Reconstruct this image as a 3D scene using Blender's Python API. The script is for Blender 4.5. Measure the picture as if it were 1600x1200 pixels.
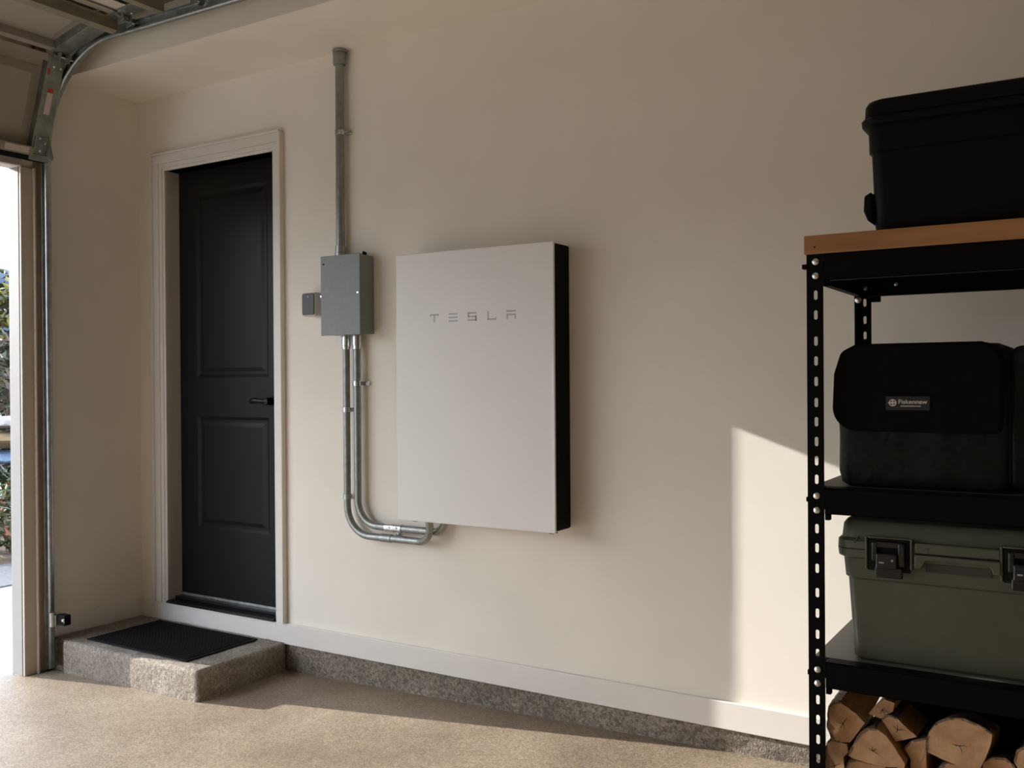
import bpy, bmesh, math, random
from mathutils import Vector, Matrix, noise

# ------------------------------------------------------------------ reset
for o in list(bpy.data.objects): bpy.data.objects.remove(o, do_unlink=True)
sc = bpy.context.scene
COL = sc.collection

# ------------------------------------------------------------------ camera
cam_d = bpy.data.cameras.new('camera'); cam = bpy.data.objects.new('camera', cam_d); COL.objects.link(cam)
YAW, PITCH, ROLL = -0.5542, -0.0043, -0.0069
fwd = Vector((math.sin(YAW)*math.cos(PITCH), math.cos(YAW)*math.cos(PITCH), math.sin(PITCH)))
right = Vector((math.cos(YAW), -math.sin(YAW), 0)); up = right.cross(fwd)
r2 = right*math.cos(ROLL)+up*math.sin(ROLL); u2 = up*math.cos(ROLL)-right*math.sin(ROLL)
mw = Matrix((( r2.x, u2.x, -fwd.x, 4.5739), (r2.y, u2.y, -fwd.y, -3.431), (r2.z, u2.z, -fwd.z, 1.4627), (0,0,0,1)))
cam.matrix_world = mw
cam_d.sensor_width = 36; cam_d.lens = 1484.36/1600*36; cam_d.clip_end = 3000; cam_d.clip_start = 0.05
sc.camera = cam

# ------------------------------------------------------------------ light
sc.view_settings.view_transform = 'Standard'; sc.view_settings.look = 'None'
sc.view_settings.gamma = 1; sc.view_settings.use_curve_mapping = False
sc.view_settings.exposure = 0.26
sc.cycles.use_denoising = True
sc.cycles.diffuse_bounces = 7; sc.cycles.max_bounces = 12; sc.cycles.sample_clamp_indirect = 6

world = bpy.data.worlds.new('world'); sc.world = world; world.use_nodes = True
nt = world.node_tree; nt.nodes.clear()
wo = nt.nodes.new('ShaderNodeOutputWorld'); bg = nt.nodes.new('ShaderNodeBackground')
tc = nt.nodes.new('ShaderNodeTexCoord'); sep = nt.nodes.new('ShaderNodeSeparateXYZ')
rp = nt.nodes.new('ShaderNodeValToRGB'); nz = nt.nodes.new('ShaderNodeTexNoise'); mp = nt.nodes.new('ShaderNodeMapping')
mix = nt.nodes.new('ShaderNodeMix'); mix.data_type = 'RGBA'; rc = nt.nodes.new('ShaderNodeValToRGB')
rp.color_ramp.elements[0].position = 0.0; rp.color_ramp.elements[0].color = (.80,.89,1.0,1)
rp.color_ramp.elements[1].position = 0.9; rp.color_ramp.elements[1].color = (.36,.50,.80,1)
nz.inputs['Scale'].default_value = 2.6; nz.inputs['Detail'].default_value = 5
rc.color_ramp.elements[0].position = .40; rc.color_ramp.elements[1].position = .62
mix.inputs[7].default_value = (.97,.985,1.0,1)
mp.inputs['Scale'].default_value = (1,1,2.2)
nt.links.new(tc.outputs['Generated'], sep.inputs[0]); nt.links.new(sep.outputs['Z'], rp.inputs[0])
nt.links.new(tc.outputs['Generated'], mp.inputs[0]); nt.links.new(mp.outputs[0], nz.inputs['Vector'])
nt.links.new(nz.outputs['Fac'], rc.inputs[0]); nt.links.new(rc.outputs[0], mix.inputs[0])
nt.links.new(rp.outputs[0], mix.inputs[6]); nt.links.new(mix.outputs[2], bg.inputs['Color'])
bg.inputs['Strength'].default_value = 4.9
nt.links.new(bg.outputs[0], wo.inputs[0])

sun_d = bpy.data.lights.new('sun', 'SUN'); sun = bpy.data.objects.new('sun', sun_d); COL.objects.link(sun)
SUN_DIR = Vector((1, .2025, -.36)).normalized()
sun.rotation_euler = SUN_DIR.to_track_quat('-Z', 'Y').to_euler(); sun.location = (-6, -2, 5)
sun_d.energy = 8.7; sun_d.angle = math.radians(.22); sun_d.color = (1, .955, .88)

# ------------------------------------------------------------------ materials
def mat(name, col, rough=.6, metal=0, var=.0, vscale=8, bump=0, bscale=200, bdist=.002, spec=.5, col2=None, detail=4, rvar=0, coat=0):
    m = bpy.data.materials.new(name); m.use_nodes = True; n = m.node_tree; b = n.nodes['Principled BSDF']
    b.inputs['Roughness'].default_value = rough; b.inputs['Metallic'].default_value = metal
    b.inputs['Specular IOR Level'].default_value = spec
    if coat: b.inputs['Coat Weight'].default_value = coat
    t = n.nodes.new('ShaderNodeTexCoord')
    if var or col2:
        no = n.nodes.new('ShaderNodeTexNoise'); no.inputs['Scale'].default_value = vscale; no.inputs['Detail'].default_value = detail
        cr = n.nodes.new('ShaderNodeValToRGB')
        c2 = col2 or tuple(min(1, c*(1+var)) for c in col); c1 = col if col2 else tuple(c*(1-var) for c in col)
        cr.color_ramp.elements[0].position = .32; cr.color_ramp.elements[1].position = .68
        cr.color_ramp.elements[0].color = (*c1, 1); cr.color_ramp.elements[1].color = (*c2, 1)
        n.links.new(t.outputs['Object'], no.inputs['Vector']); n.links.new(no.outputs['Fac'], cr.inputs[0]); n.links.new(cr.outputs[0], b.inputs['Base Color'])
        if rvar:
            mr = n.nodes.new('ShaderNodeMapRange'); mr.inputs[3].default_value = rough-rvar; mr.inputs[4].default_value = rough+rvar
            n.links.new(no.outputs['Fac'], mr.inputs[0]); n.links.new(mr.outputs[0], b.inputs['Roughness'])
    else: b.inputs['Base Color'].default_value = (*col, 1)
    if bump:
        nb = n.nodes.new('ShaderNodeTexNoise'); nb.inputs['Scale'].default_value = bscale; nb.inputs['Detail'].default_value = 3
        bp = n.nodes.new('ShaderNodeBump'); bp.inputs['Strength'].default_value = bump; bp.inputs['Distance'].default_value = bdist
        n.links.new(t.outputs['Object'], nb.inputs['Vector']); n.links.new(nb.outputs['Fac'], bp.inputs['Height']); n.links.new(bp.outputs[0], b.inputs['Normal'])
    return m

def concrete(name, base, dark, light, speck=.5, rough=.6, bump=.5, bdist=.004, gs=90, ms=1.3):
    """aggregate concrete: broad mottling, fine pale / dark grains, pits"""
    m = bpy.data.materials.new(name); m.use_nodes = True; n = m.node_tree; L = n.links; b = n.nodes['Principled BSDF']
    t = n.nodes.new('ShaderNodeTexCoord')
    a = n.nodes.new('ShaderNodeTexNoise'); a.inputs['Scale'].default_value = ms; a.inputs['Detail'].default_value = 6; a.inputs['Roughness'].default_value = .6
    r = n.nodes.new('ShaderNodeValToRGB'); e = r.color_ramp.elements
    e[0].position = .3; e[0].color = (*dark, 1); e[1].position = .7; e[1].color = (*light, 1); x = e.new(.5); x.color = (*base, 1)
    v = n.nodes.new('ShaderNodeTexVoronoi'); v.inputs['Scale'].default_value = gs
    vr = n.nodes.new('ShaderNodeSeparateColor')
    mr = n.nodes.new('ShaderNodeMapRange'); mr.inputs[3].default_value = 1-speck*.55; mr.inputs[4].default_value = 1+speck*.55
    g = n.nodes.new('ShaderNodeTexNoise'); g.inputs['Scale'].default_value = gs*1.8; g.inputs['Detail'].default_value = 2
    gr = n.nodes.new('ShaderNodeMapRange'); gr.inputs[1].default_value = .3; gr.inputs[2].default_value = .7; gr.inputs[3].default_value = 1-speck*.4; gr.inputs[4].default_value = 1+speck*.4
    mu = n.nodes.new('ShaderNodeMath'); mu.operation = 'MULTIPLY'
    mx = n.nodes.new('ShaderNodeVectorMath'); mx.operation = 'SCALE'
    L.new(t.outputs['Object'], a.inputs['Vector']); L.new(a.outputs['Fac'], r.inputs[0]); L.new(t.outputs['Object'], v.inputs['Vector']); L.new(t.outputs['Object'], g.inputs['Vector'])
    L.new(v.outputs['Color'], vr.inputs[0]); L.new(vr.outputs[0], mr.inputs[0]); L.new(g.outputs['Fac'], gr.inputs[0])
    L.new(mr.outputs[0], mu.inputs[0]); L.new(gr.outputs[0], mu.inputs[1])
    L.new(r.outputs[0], mx.inputs[0]); L.new(mu.outputs[0], mx.inputs['Scale']); L.new(mx.outputs[0], b.inputs['Base Color'])
    bp = n.nodes.new('ShaderNodeBump'); bp.inputs['Strength'].default_value = bump; bp.inputs['Distance'].default_value = bdist
    ad = n.nodes.new('ShaderNodeMath'); ad.operation = 'ADD'
    L.new(g.outputs['Fac'], ad.inputs[0]); L.new(vr.outputs[1], ad.inputs[1]); L.new(ad.outputs[0], bp.inputs['Height']); L.new(bp.outputs[0], b.inputs['Normal'])
    rr = n.nodes.new('ShaderNodeMapRange'); rr.inputs[3].default_value = rough-.12; rr.inputs[4].default_value = rough+.12
    L.new(a.outputs['Fac'], rr.inputs[0]); L.new(rr.outputs[0], b.inputs['Roughness'])
    return m

def wood(name, c1, c2, axis=0, scale=14, stretch=18, rough=.45, bump=.15):
    m = bpy.data.materials.new(name); m.use_nodes = True; n = m.node_tree; L = n.links; b = n.nodes['Principled BSDF']
    t = n.nodes.new('ShaderNodeTexCoord'); mp = n.nodes.new('ShaderNodeMapping'); s = [scale*1.0]*3; s[axis] = scale/stretch; mp.inputs['Scale'].default_value = s
    a = n.nodes.new('ShaderNodeTexNoise'); a.inputs['Scale'].default_value = 3; a.inputs['Detail'].default_value = 7; a.inputs['Distortion'].default_value = .4
    r = n.nodes.new('ShaderNodeValToRGB'); r.color_ramp.elements[0].position = .33; r.color_ramp.elements[0].color = (*c1, 1); r.color_ramp.elements[1].position = .67; r.color_ramp.elements[1].color = (*c2, 1)
    bp = n.nodes.new('ShaderNodeBump'); bp.inputs['Strength'].default_value = bump; bp.inputs['Distance'].default_value = .002
    L.new(t.outputs['Object'], mp.inputs[0]); L.new(mp.outputs[0], a.inputs['Vector']); L.new(a.outputs['Fac'], r.inputs[0]); L.new(r.outputs[0], b.inputs['Base Color'])
    L.new(a.outputs['Fac'], bp.inputs['Height']); L.new(bp.outputs[0], b.inputs['Normal']); b.inputs['Roughness'].default_value = rough
    return m

def endgrain(name, c1, c2):
    m = bpy.data.materials.new(name); m.use_nodes = True; n = m.node_tree; L = n.links; b = n.nodes['Principled BSDF']
    t = n.nodes.new('ShaderNodeTexCoord')
    w = n.nodes.new('ShaderNodeTexWave'); w.wave_type = 'RINGS'; w.rings_direction = 'Y'; w.inputs['Scale'].default_value = 38; w.inputs['Distortion'].default_value = 2.5; w.inputs['Detail'].default_value = 3; w.inputs['Detail Scale'].default_value = 1.2
    a = n.nodes.new('ShaderNodeTexNoise'); a.inputs['Scale'].default_value = 22; a.inputs['Detail'].default_value = 6
    ad = n.nodes.new('ShaderNodeMath'); ad.operation = 'MULTIPLY_ADD'; ad.inputs[1].default_value = .035
    r = n.nodes.new('ShaderNodeValToRGB'); r.color_ramp.elements[0].position = .3; r.color_ramp.elements[0].color = (*c1, 1); r.color_ramp.elements[1].position = .72; r.color_ramp.elements[1].color = (*c2, 1)
    bp = n.nodes.new('ShaderNodeBump'); bp.inputs['Strength'].default_value = .5; bp.inputs['Distance'].default_value = .003
    L.new(t.outputs['Object'], w.inputs['Vector']); L.new(t.outputs['Object'], a.inputs['Vector']); L.new(w.outputs['Fac'], ad.inputs[0]); L.new(a.outputs['Fac'], ad.inputs[2])
    L.new(ad.outputs[0], r.inputs[0]); L.new(r.outputs[0], b.inputs['Base Color']); L.new(a.outputs['Fac'], bp.inputs['Height']); L.new(bp.outputs[0], b.inputs['Normal'])
    b.inputs['Roughness'].default_value = .8
    return m

M = {}
M['wall'] = mat('painted_plaster', (.82,.775,.695), .75, var=.025, vscale=3, bump=.35, bscale=260, bdist=.0012)
M['ceil'] = mat('ceiling_paint', (.84,.785,.68), .8, var=.02, vscale=3, bump=.3, bscale=260, bdist=.001)
M['trim'] = mat('trim_paint', (.74,.705,.66), .45, var=.02, vscale=6)
M['ext'] = mat('exterior_trim_paint', (.27,.262,.255), .6, var=.03, vscale=10)
M['floor'] = concrete('garage_floor_concrete', (.26,.203,.146), (.20,.153,.108), (.315,.255,.19), .5, .48, .6, .002, 130, 1.6)
M['step'] = concrete('exposed_aggregate', (.26,.222,.178), (.20,.168,.13), (.33,.288,.238), .55, .85, .9, .006, 110, 4)
M['curb'] = concrete('foundation_concrete', (.215,.18,.14), (.15,.127,.098), (.285,.245,.195), .75, .85, .8, .005, 100, 3)
M['drive'] = concrete('driveway_concrete', (.24,.225,.20), (.205,.19,.17), (.275,.26,.235), .3, .8, .4, .002, 90, 1)
M['asphalt'] = concrete('grey_kerb_concrete', (.075,.08,.09), (.06,.063,.07), (.095,.10,.11), .4, .85, .5, .003, 60, 2)
M['soil'] = mat('dry_soil', (.10,.075,.05), .95, var=.4, vscale=5, bump=.8, bscale=20, bdist=.03)
M['blackdoor'] = mat('black_door_paint', (.0055,.005,.0045), .42, spec=.22, var=.1, vscale=30, bump=.08, bscale=120, bdist=.0006)
M['threshold'] = mat('threshold_black', (.007,.007,.007), .4, bump=.05, spec=.25)
M['bronze'] = mat('dark_bronze', (.018,.016,.014), .3, metal=.8)
M['steel'] = mat('galvanised_steel', (.42,.44,.43), .38, metal=.9, var=.18, vscale=30, rvar=.08)
M['gsteel'] = mat('dull_galvanised', (.30,.31,.28), .5, metal=.75, var=.25, vscale=18, rvar=.1)
M['conduit'] = mat('conduit_steel', (.30,.31,.295), .42, metal=.75, var=.15, vscale=40)
M['bright'] = mat('bright_zinc', (.72,.74,.75), .25, metal=1, var=.25, vscale=60)
M['boxgrey'] = mat('grey_enamel', (.235,.262,.26), .5, var=.05, vscale=60, bump=.1, bscale=300, bdist=.0006)
M['boxside'] = M['boxgrey']
M['pw'] = mat('white_satin_enamel', (.80,.785,.76), .4, var=.01, vscale=5)
M['pwblack'] = mat('gloss_black', (.0012,.0012,.0012), .4, spec=.06)
M['letter'] = mat('silver_lettering', (.42,.42,.41), .45, metal=.2)
M['white'] = mat('white_plastic', (.62,.6,.56), .5)
M['darkglass'] = mat('dark_glass', (.045,.047,.052), .45)
M['door'] = mat('door_panel_steel', (.34,.31,.265), .6, var=.06, vscale=4, bump=.12, bscale=40, bdist=.001)
M['strut'] = mat('strut_steel', (.30,.27,.21), .55, metal=.4, var=.12, vscale=10)
M['rubber'] = mat('black_rubber', (.008,.008,.008), .8, spec=.2)
M['mat'] = mat('black_mat', (.0065,.0062,.006), .9, var=.3, vscale=60, bump=.8, bscale=180, bdist=.003, spec=.12)
M['sticker'] = mat('sticker_white', (.6,.52,.46), .6, var=.06, vscale=90)
M['red'] = mat('sticker_red', (.45,.06,.025), .6)
M['lumber'] = wood('raw_lumber', (.16,.105,.06), (.26,.18,.11), 2, 10, 12, .8)
M['dark_ply'] = wood('plywood', (.17,.12,.075), (.24,.175,.115), 2, 4, 10, .8)  # dark finish invented for the unseen end wall, cuts bounced light
M['jamb'] = mat('beige_jamb_paint', (.50,.435,.36), .6, var=.04, vscale=10)
M['board'] = wood('stained_board', (.29,.125,.043), (.41,.195,.073), 0, 10, 14, .55)
M['rack'] = mat('black_powder_coat', (.0065,.0062,.0056), .5, bump=.15, bscale=300, bdist=.0005, spec=.03)
M['deck'] = mat('dark_steel_deck', (.16,.15,.135), .45, var=.1, vscale=12)
M['bolt'] = mat('bolt_zinc', (.7,.7,.68), .3, metal=.9)
M['tote'] = mat('black_polypropylene', (.0035,.0033,.0036), .45, bump=.15, bscale=150, bdist=.0006, spec=.12)
M['fabric'] = mat('black_canvas', (.0030,.0023,.0020), .85, var=.2, vscale=40, bump=.5, bscale=420, bdist=.001, spec=.12)
M['fabric2'] = mat('black_nylon', (.0035,.0034,.0034), .5, var=.2, vscale=20, bump=.6, bscale=9, bdist=.03, spec=.22)
M['patch'] = mat('rubber_patch', (.010,.009,.007), .6)
M['print'] = mat('grey_print', (.62,.57,.54), .6)
M['olive'] = mat('olive_moulded_plastic', (.078,.085,.056), .45, var=.04, vscale=20, bump=.2, bscale=260, bdist=.0008)
M['oliveD'] = mat('olive_shade_and_plug', (.035,.038,.025), .6)  # darker olive: shade painted into the handle notch, also the screw plug
M['latch'] = mat('black_latch', (.009,.008,.008), .3)
M['log'] = wood('split_wood', (.44,.24,.10), (.64,.40,.20), 1, 18, 10, .8, .6)
M['end'] = endgrain('log_end', (.48,.26,.125), (.71,.43,.23))
M['bark'] = mat('bark', (.22,.15,.10), .95, var=.5, vscale=40, bump=1, bscale=60, bdist=.012, detail=8)
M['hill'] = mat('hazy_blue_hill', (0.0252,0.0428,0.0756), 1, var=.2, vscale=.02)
M['leafg'] = mat('leaf_green', (0.0252,0.0403,0.0076), .5, var=.5, vscale=6)
M['leafy'] = mat('leaf_yellow', (0.1058,0.1008,0.0076), .5, var=.35, vscale=3)
M['leafd'] = mat('leaf_dark', (0.0168,0.0252,0.0092), .5, var=.5, vscale=5)
M['leafb'] = mat('leaf_brown', (0.0403,0.0302,0.0189), .7, var=.45, vscale=3)
M['leafr'] = mat('leaf_red', (0.1596,0.0504,0.0210), .5, var=.4, vscale=6)
M['stem'] = mat('stem_brown', (.08,.055,.035), .8)
M['rockw'] = mat('rock_pale', (0.1386,0.1336,0.1386), .9, var=.25, vscale=8, bump=.5, bscale=20, bdist=.02)
M['rockt'] = mat('rock_tan', (0.1210,0.0832,0.0403), .9, var=.3, vscale=8, bump=.5, bscale=20, bdist=.02)
M['rockb'] = mat('rock_blue', (0.0554,0.0907,0.1386), .6, var=.4, vscale=6, bump=.5, bscale=20, bdist=.02)

# ------------------------------------------------------------------ mesh helpers
def link(o, parent=None):
    COL.objects.link(o)
    if parent: o.parent = parent
    return o
def root_of(p):
    while p.parent: p = p.parent
    return p
def tag(o, label, cat=None, group=None, kind=None):
    o['label'] = label
    if cat: o['category'] = cat
    if group: o['group'] = group
    if kind: o['kind'] = kind
    return o
def thing(name, loc, label, cat, group=None, kind=None):
    o = bpy.data.objects.new(name, None); o.empty_display_size = .1; COL.objects.link(o); o.location = loc
    return tag(o, label, cat, group, kind)
def finish(name, bm, m, parent=None, loc=None, bevel=0, smooth=False, seg=2, mats=None, weld=False):
    if weld: bmesh.ops.remove_doubles(bm, verts=bm.verts, dist=1e-5)
    bmesh.ops.recalc_face_normals(bm, faces=bm.faces)
    off = Vector(root_of(parent).location) if parent else (Vector(loc) if loc else None)
    if off is None:
        xs = [v.co for v in bm.verts]; off = Vector((sum(v.x for v in xs)/len(xs), sum(v.y for v in xs)/len(xs), min(v.z for v in xs)))
    bmesh.ops.translate(bm, verts=bm.verts, vec=-off)
    me = bpy.data.meshes.new(name); bm.to_mesh(me); bm.free()
    for mm in (mats or [m]): me.materials.append(mm)
    o = bpy.data.objects.new(name, me); link(o, parent)
    if not parent: o.location = off
    if bevel:
        b = o.modifiers.new('bevel', 'BEVEL'); b.width = bevel; b.segments = seg; b.limit_method = 'ANGLE'; b.angle_limit = math.radians(40)
        smooth = True
    if smooth:
        for p in me.polygons: p.use_smooth = True
        try:
            me.set_sharp_from_angle(angle=math.radians(38))
        except Exception: pass
    return o
def BM(): return bmesh.new()
def box(bm, x0, x1, y0, y1, z0, z1, T=None, mi=0):
    cs = [(x0,y0,z0),(x1,y0,z0),(x1,y1,z0),(x0,y1,z0),(x0,y0,z1),(x1,y0,z1),(x1,y1,z1),(x0,y1,z1)]
    vs = [bm.verts.new(T(Vector(c)) if T else c) for c in cs]
    for f in ((3,2,1,0),(4,5,6,7),(0,1,5,4),(1,2,6,5),(2,3,7,6),(3,0,4,7)):
        fc = bm.faces.new([vs[i] for i in f]); fc.material_index = mi
    return bm
def prism(bm, pts, a, b, axis='y', T=None, mi=0):
    """pts 2D polygon; extruded along axis between a and b"""
    def P(p, t):
        c = {'y': (p[0], t, p[1]), 'x': (t, p[0], p[1]), 'z': (p[0], p[1], t)}[axis]
        return T(Vector(c)) if T else Vector(c)
    A = [bm.verts.new(P(p, a)) for p in pts]; B = [bm.verts.new(P(p, b)) for p in pts]
    bm.faces.new(A).material_index = mi; bm.faces.new(B[::-1]).material_index = mi
    for i in range(len(pts)):
        j = (i+1) % len(pts); bm.faces.new((A[i], B[i], B[j], A[j])).material_index = mi
    return bm
def tube(bm, path, r, seg=14, caps=True, mi=0):
    path = [Vector(p) for p in path]; rs = r if isinstance(r, (list, tuple)) else [r]*len(path)
    rings = []; prev = None
    for i, p in enumerate(path):
        d = (path[min(i+1, len(path)-1)] - path[max(i-1, 0)]).normalized()
        if prev is None:
            a = Vector((0,0,1)) if abs(d.z) < .9 else Vector((1,0,0)); n = d.cross(a).normalized()
        else: n = (prev - d*prev.dot(d)).normalized()
        prev = n; b = d.cross(n)
        rings.append([bm.verts.new(p + (n*math.cos(2*math.pi*k/seg) + b*math.sin(2*math.pi*k/seg))*rs[i]) for k in range(seg)])
    for A, B in zip(rings, rings[1:]):
        for k in range(seg): bm.faces.new((A[k], A[(k+1) % seg], B[(k+1) % seg], B[k])).material_index = mi
    if caps: bm.faces.new(rings[0][::-1]).material_index = mi; bm.faces.new(rings[-1]).material_index = mi
    return bm
def rrect(x0, x1, y0, y1, r, n=6):
    pts = []
    for cx, cy, a0 in ((x1-r, y1-r, 0), (x0+r, y1-r, 90), (x0+r, y0+r, 180), (x1-r, y0+r, 270)):
        for k in range(n+1):
            a = math.radians(a0 + 90*k/n); pts.append((cx+r*math.cos(a), cy+r*math.sin(a)))
    return pts
def loft(bm, levels, n=6, mi=0):
    """levels (z, x0, x1, y0, y1, r)"""
    rings = [[bm.verts.new((x, y, z)) for x, y in rrect(x0, x1, y0, y1, r, n)] for z, x0, x1, y0, y1, r in levels]
    for A, B in zip(rings, rings[1:]):
        for k in range(len(A)): bm.faces.new((A[k], A[(k+1) % len(A)], B[(k+1) % len(A)], B[k])).material_index = mi
    bm.faces.new(rings[0][::-1]).material_index = mi; bm.faces.new(rings[-1]).material_index = mi
    return bm
def arc(c, r, a0, a1, n, plane='xz', o=0):
    out = []
    for k in range(n+1):
        a = math.radians(a0+(a1-a0)*k/n); p, q = c[0]+r*math.cos(a), c[1]+r*math.sin(a)
        out.append({'xz': (p, o, q), 'xy': (p, q, o), 'yz': (o, p, q)}[plane])
    return out
def wall_grid(name, m, label, outer, holes, place, thick, kind='structure'):
    """wall made of boxes around rectangular holes; outer (a0,a1,z0,z1); place maps (a,t,z)"""
    a0, a1, z0, z1 = outer
    xs = sorted({a0, a1, *[h[0] for h in holes], *[h[1] for h in holes]}); zs = sorted({z0, z1, *[h[2] for h in holes], *[h[3] for h in holes]})
    bm = BM(); t0, t1 = thick
    for i in range(len(xs)-1):
        for k in range(len(zs)-1):
            ca, cz = (xs[i]+xs[i+1])/2, (zs[k]+zs[k+1])/2
            if any(h[0] < ca < h[1] and h[2] < cz < h[3] for h in holes): continue
            box(bm, xs[i], xs[i+1], t0, t1, zs[k], zs[k+1], T=place)
    o = finish(name, bm, m, loc=(0,0,0)); tag(o, label, 'wall', kind=kind); return o

FLOOR_K = .0209
def fz(x): return FLOOR_K*x

# ------------------------------------------------------------------ structure
H = 3.028; HC = 3.75; SOF = .487
DX0, DX1, DZ0, DZ1 = .235, 1.055, .262, 2.617        # entry door opening
wall_grid('wall_back', M['wall'], 'warm beige painted wall carrying the white battery unit', (0, 7.2, .155, HC), [(DX0, DX1, DZ0, DZ1)], lambda v: Vector((v.x, v.y, v.z)), (0, .14))
GY0, GY1, GZ = -.690, -5.56, 2.543                     # garage opening
wl = wall_grid('wall_left', M['wall'], 'beige return wall between the garage door and the black entry door', (-6.34, 0, -.03, HC), [(GY1, GY0, -.1, GZ)], lambda v: Vector((v.y, v.x, v.z)), (-.085, 0))
bm = BM(); box(bm, 7.2, 7.34, -6.34, .14, -.03, HC); tag(finish('wall_right', bm, M['dark_ply'], loc=(7.2,0,0)), 'unseen garage end wall beyond the rack, given dark brown plywood to cut bounced light', 'wall', kind='structure')
bm = BM(); box(bm, -.15, 7.34, -6.34, -6.2, -.03, HC); tag(finish('wall_front', bm, M['wall'], loc=(0,-6.2,0)), 'beige garage wall facing the battery wall', 'wall', kind='structure')
bm = BM(); box(bm, -.15, 7.34, -6.34, .14, HC, HC+.12); tag(finish('ceiling', bm, M['ceil'], loc=(0,0,HC)), 'beige main ceiling above the raised garage door', 'ceiling', kind='structure')
bm = BM(); box(bm, 0, 7.2, -SOF, 0, H, HC); tag(finish('ceiling_soffit', bm, M['ceil'], loc=(0,0,H)), 'beige dropped ceiling strip above the battery wall and entry door', 'ceiling', kind='structure')
# floor slab, falling gently to the garage door
bm = BM(); vs = []
for (x, y) in ((-.03,-6.2),(7.2,-6.2),(7.2,.0),(-.03,.0)): vs.append((x, y, fz(x)))
top = [bm.verts.new(v) for v in vs]; bot = [bm.verts.new((v[0], v[1], -.25)) for v in vs]
bm.faces.new(top); bm.faces.new(bot[::-1])
for i in range(4): bm.faces.new((top[i], bot[i], bot[(i+1) % 4], top[(i+1) % 4]))
tag(finish('floor', bm, M['floor'], loc=(0,0,0)), 'tan speckled concrete garage floor crossed by a low shadow edge', 'floor', kind='structure')
# foundation strip below the baseboard, slightly rough
bm = BM(); nx = 140
rows = []
for k in range(7):
    rows.append([])
    for i in range(nx+1):
        x = 7.2*i/nx; z = fz(x)-.02+(0.1555-fz(x)+.02)*k/6
        y = -.006 - .006*noise.noise(Vector((x*9, 0, z*22))) - .004*noise.noise(Vector((x*40, 3, z*40))) - (.012 if k == 0 else 0)
        if k == 6: y = -.002
        for hx in (3.46, 1.963, 1.30):
            d = math.hypot((x-hx)*1.0, (z-.105)*1.2)
            if d < .035: y += .02*(1-d/.035)
        rows[k].append(bm.verts.new((x, y, z)))
for k in range(6):
    for i in range(nx): bm.faces.new((rows[k][i], rows[k][i+1], rows[k+1][i+1], rows[k+1][i]))
bt = [bm.verts.new((7.2*i/nx, .13, .1555)) for i in (0, nx)]
bm.faces.new([rows[6][0], *rows[6][1:], bt[1], bt[0]])
tag(finish('wall_foundation', bm, M['curb'], loc=(0,0,0), smooth=True), 'rough grey-brown concrete foundation strip under the white baseboard', 'wall', kind='structure')
# baseboards
bm = BM(); box(bm, 0, 7.2, -.016, 0, .1555, .2592)
tag(finish('baseboard_back', bm, M['trim'], loc=(0,0,.1555), bevel=.003), 'white flat baseboard running under the black door and along the battery wall', 'baseboard', kind='structure')
bm = BM(); box(bm, 0, .014, -.56, -.016, .158, .262)
tag(finish('baseboard_left', bm, M['trim'], loc=(0,-.3,.158), bevel=.003), 'beige baseboard on the short return wall beside the door track', 'baseboard', kind='structure')

# garage opening jamb
t = thing('trim_1', (.0,-.66,0), 'garage door jamb of beige board and brown lumber behind the steel track', 'trim', kind='structure')
bm = BM(); box(bm, -.005, .012, -.692, -.622, 0, GZ); box(bm, -.005, .030, -.632, -.622, 0, GZ); finish('jamb_board', bm, M['jamb'], t, bevel=.003)
bm = BM(); box(bm, .0, .030, -.622, -.560, .01, 3.2); finish('track_backing', bm, M['lumber'], t, bevel=.003)
t = thing('trim_2', (.0,-3.1,GZ), 'beige head jamb board across the top of the garage opening', 'trim', kind='structure')
bm = BM(); box(bm, -.005, .022, -5.58, -.69, GZ, GZ+.07); finish('head_board', bm, M['jamb'], t, bevel=.003)
bm = BM(); box(bm, .0, .012, -5.58, -.69, GZ+.07, GZ+.12); finish('weather_strip', bm, M['rubber'], t)
t = thing('trim_3', (-.15,-.66,0), 'sunlit off-white reveal lining the side of the garage opening', 'trim', kind='structure')
bm = BM(); box(bm, -.088, -.006, -.694, -.688, .0, GZ); finish('reveal_board', bm, M['ext'], t, bevel=.002)
bm = BM(); box(bm, -.098, -.085, -.692, -.56, -.03, GZ+.15); finish('brick_mould', bm, M['ext'], t, bevel=.003)

# ------------------------------------------------------------------ outdoors
bm = BM()
for i in range(2):
    x1, x0 = (-.034, -.45) if i == 0 else (-.462, -2.14)
    pts = [(x0, -9), (x1, -9), (x1, 5.5 if i else 5.5), (x0, 5.5)]
    prism(bm, pts, -.3, -.004-.002*i, 'z')
tag(finish('driveway', bm, M['drive'], loc=(-1,-2,0)), 'pale sunlit concrete driveway outside the garage opening', 'driveway', kind='structure')
bm = BM(); prism(bm, [(-2.95,-9),(-2.15,-9),(-2.15,5.5),(-2.95,5.5)], -.3, .004, 'z')
tag(finish('driveway_border', bm, M['asphalt'], loc=(-2.5,-2,0)), 'grey concrete border between the driveway and the planting', 'kerb', kind='structure')
bm = BM(); N = 40; V = {}
for i in range(N+1):
    for j in range(N+1):
        x = -2.95 - 90*(i/N)**2.2; y = -40 + 110*j/N
        d = -2.95-x; z = -.03 + .05*noise.noise(Vector((x*.5, y*.5, 0))) + min(d, 12)*.04 + (0 if d < 14 else -(d-14)*.06)
        V[i, j] = bm.verts.new((x, y, z))
for i in range(N):
    for j in range(N): bm.faces.new((V[i,j], V[i,j+1], V[i+1,j+1], V[i+1,j]))
tag(finish('garden_ground', bm, M['soil'], loc=(-10,0,0), smooth=True), 'dark dry planting soil beyond the driveway', 'ground', kind='structure')
bm = BM(); V = []
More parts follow.
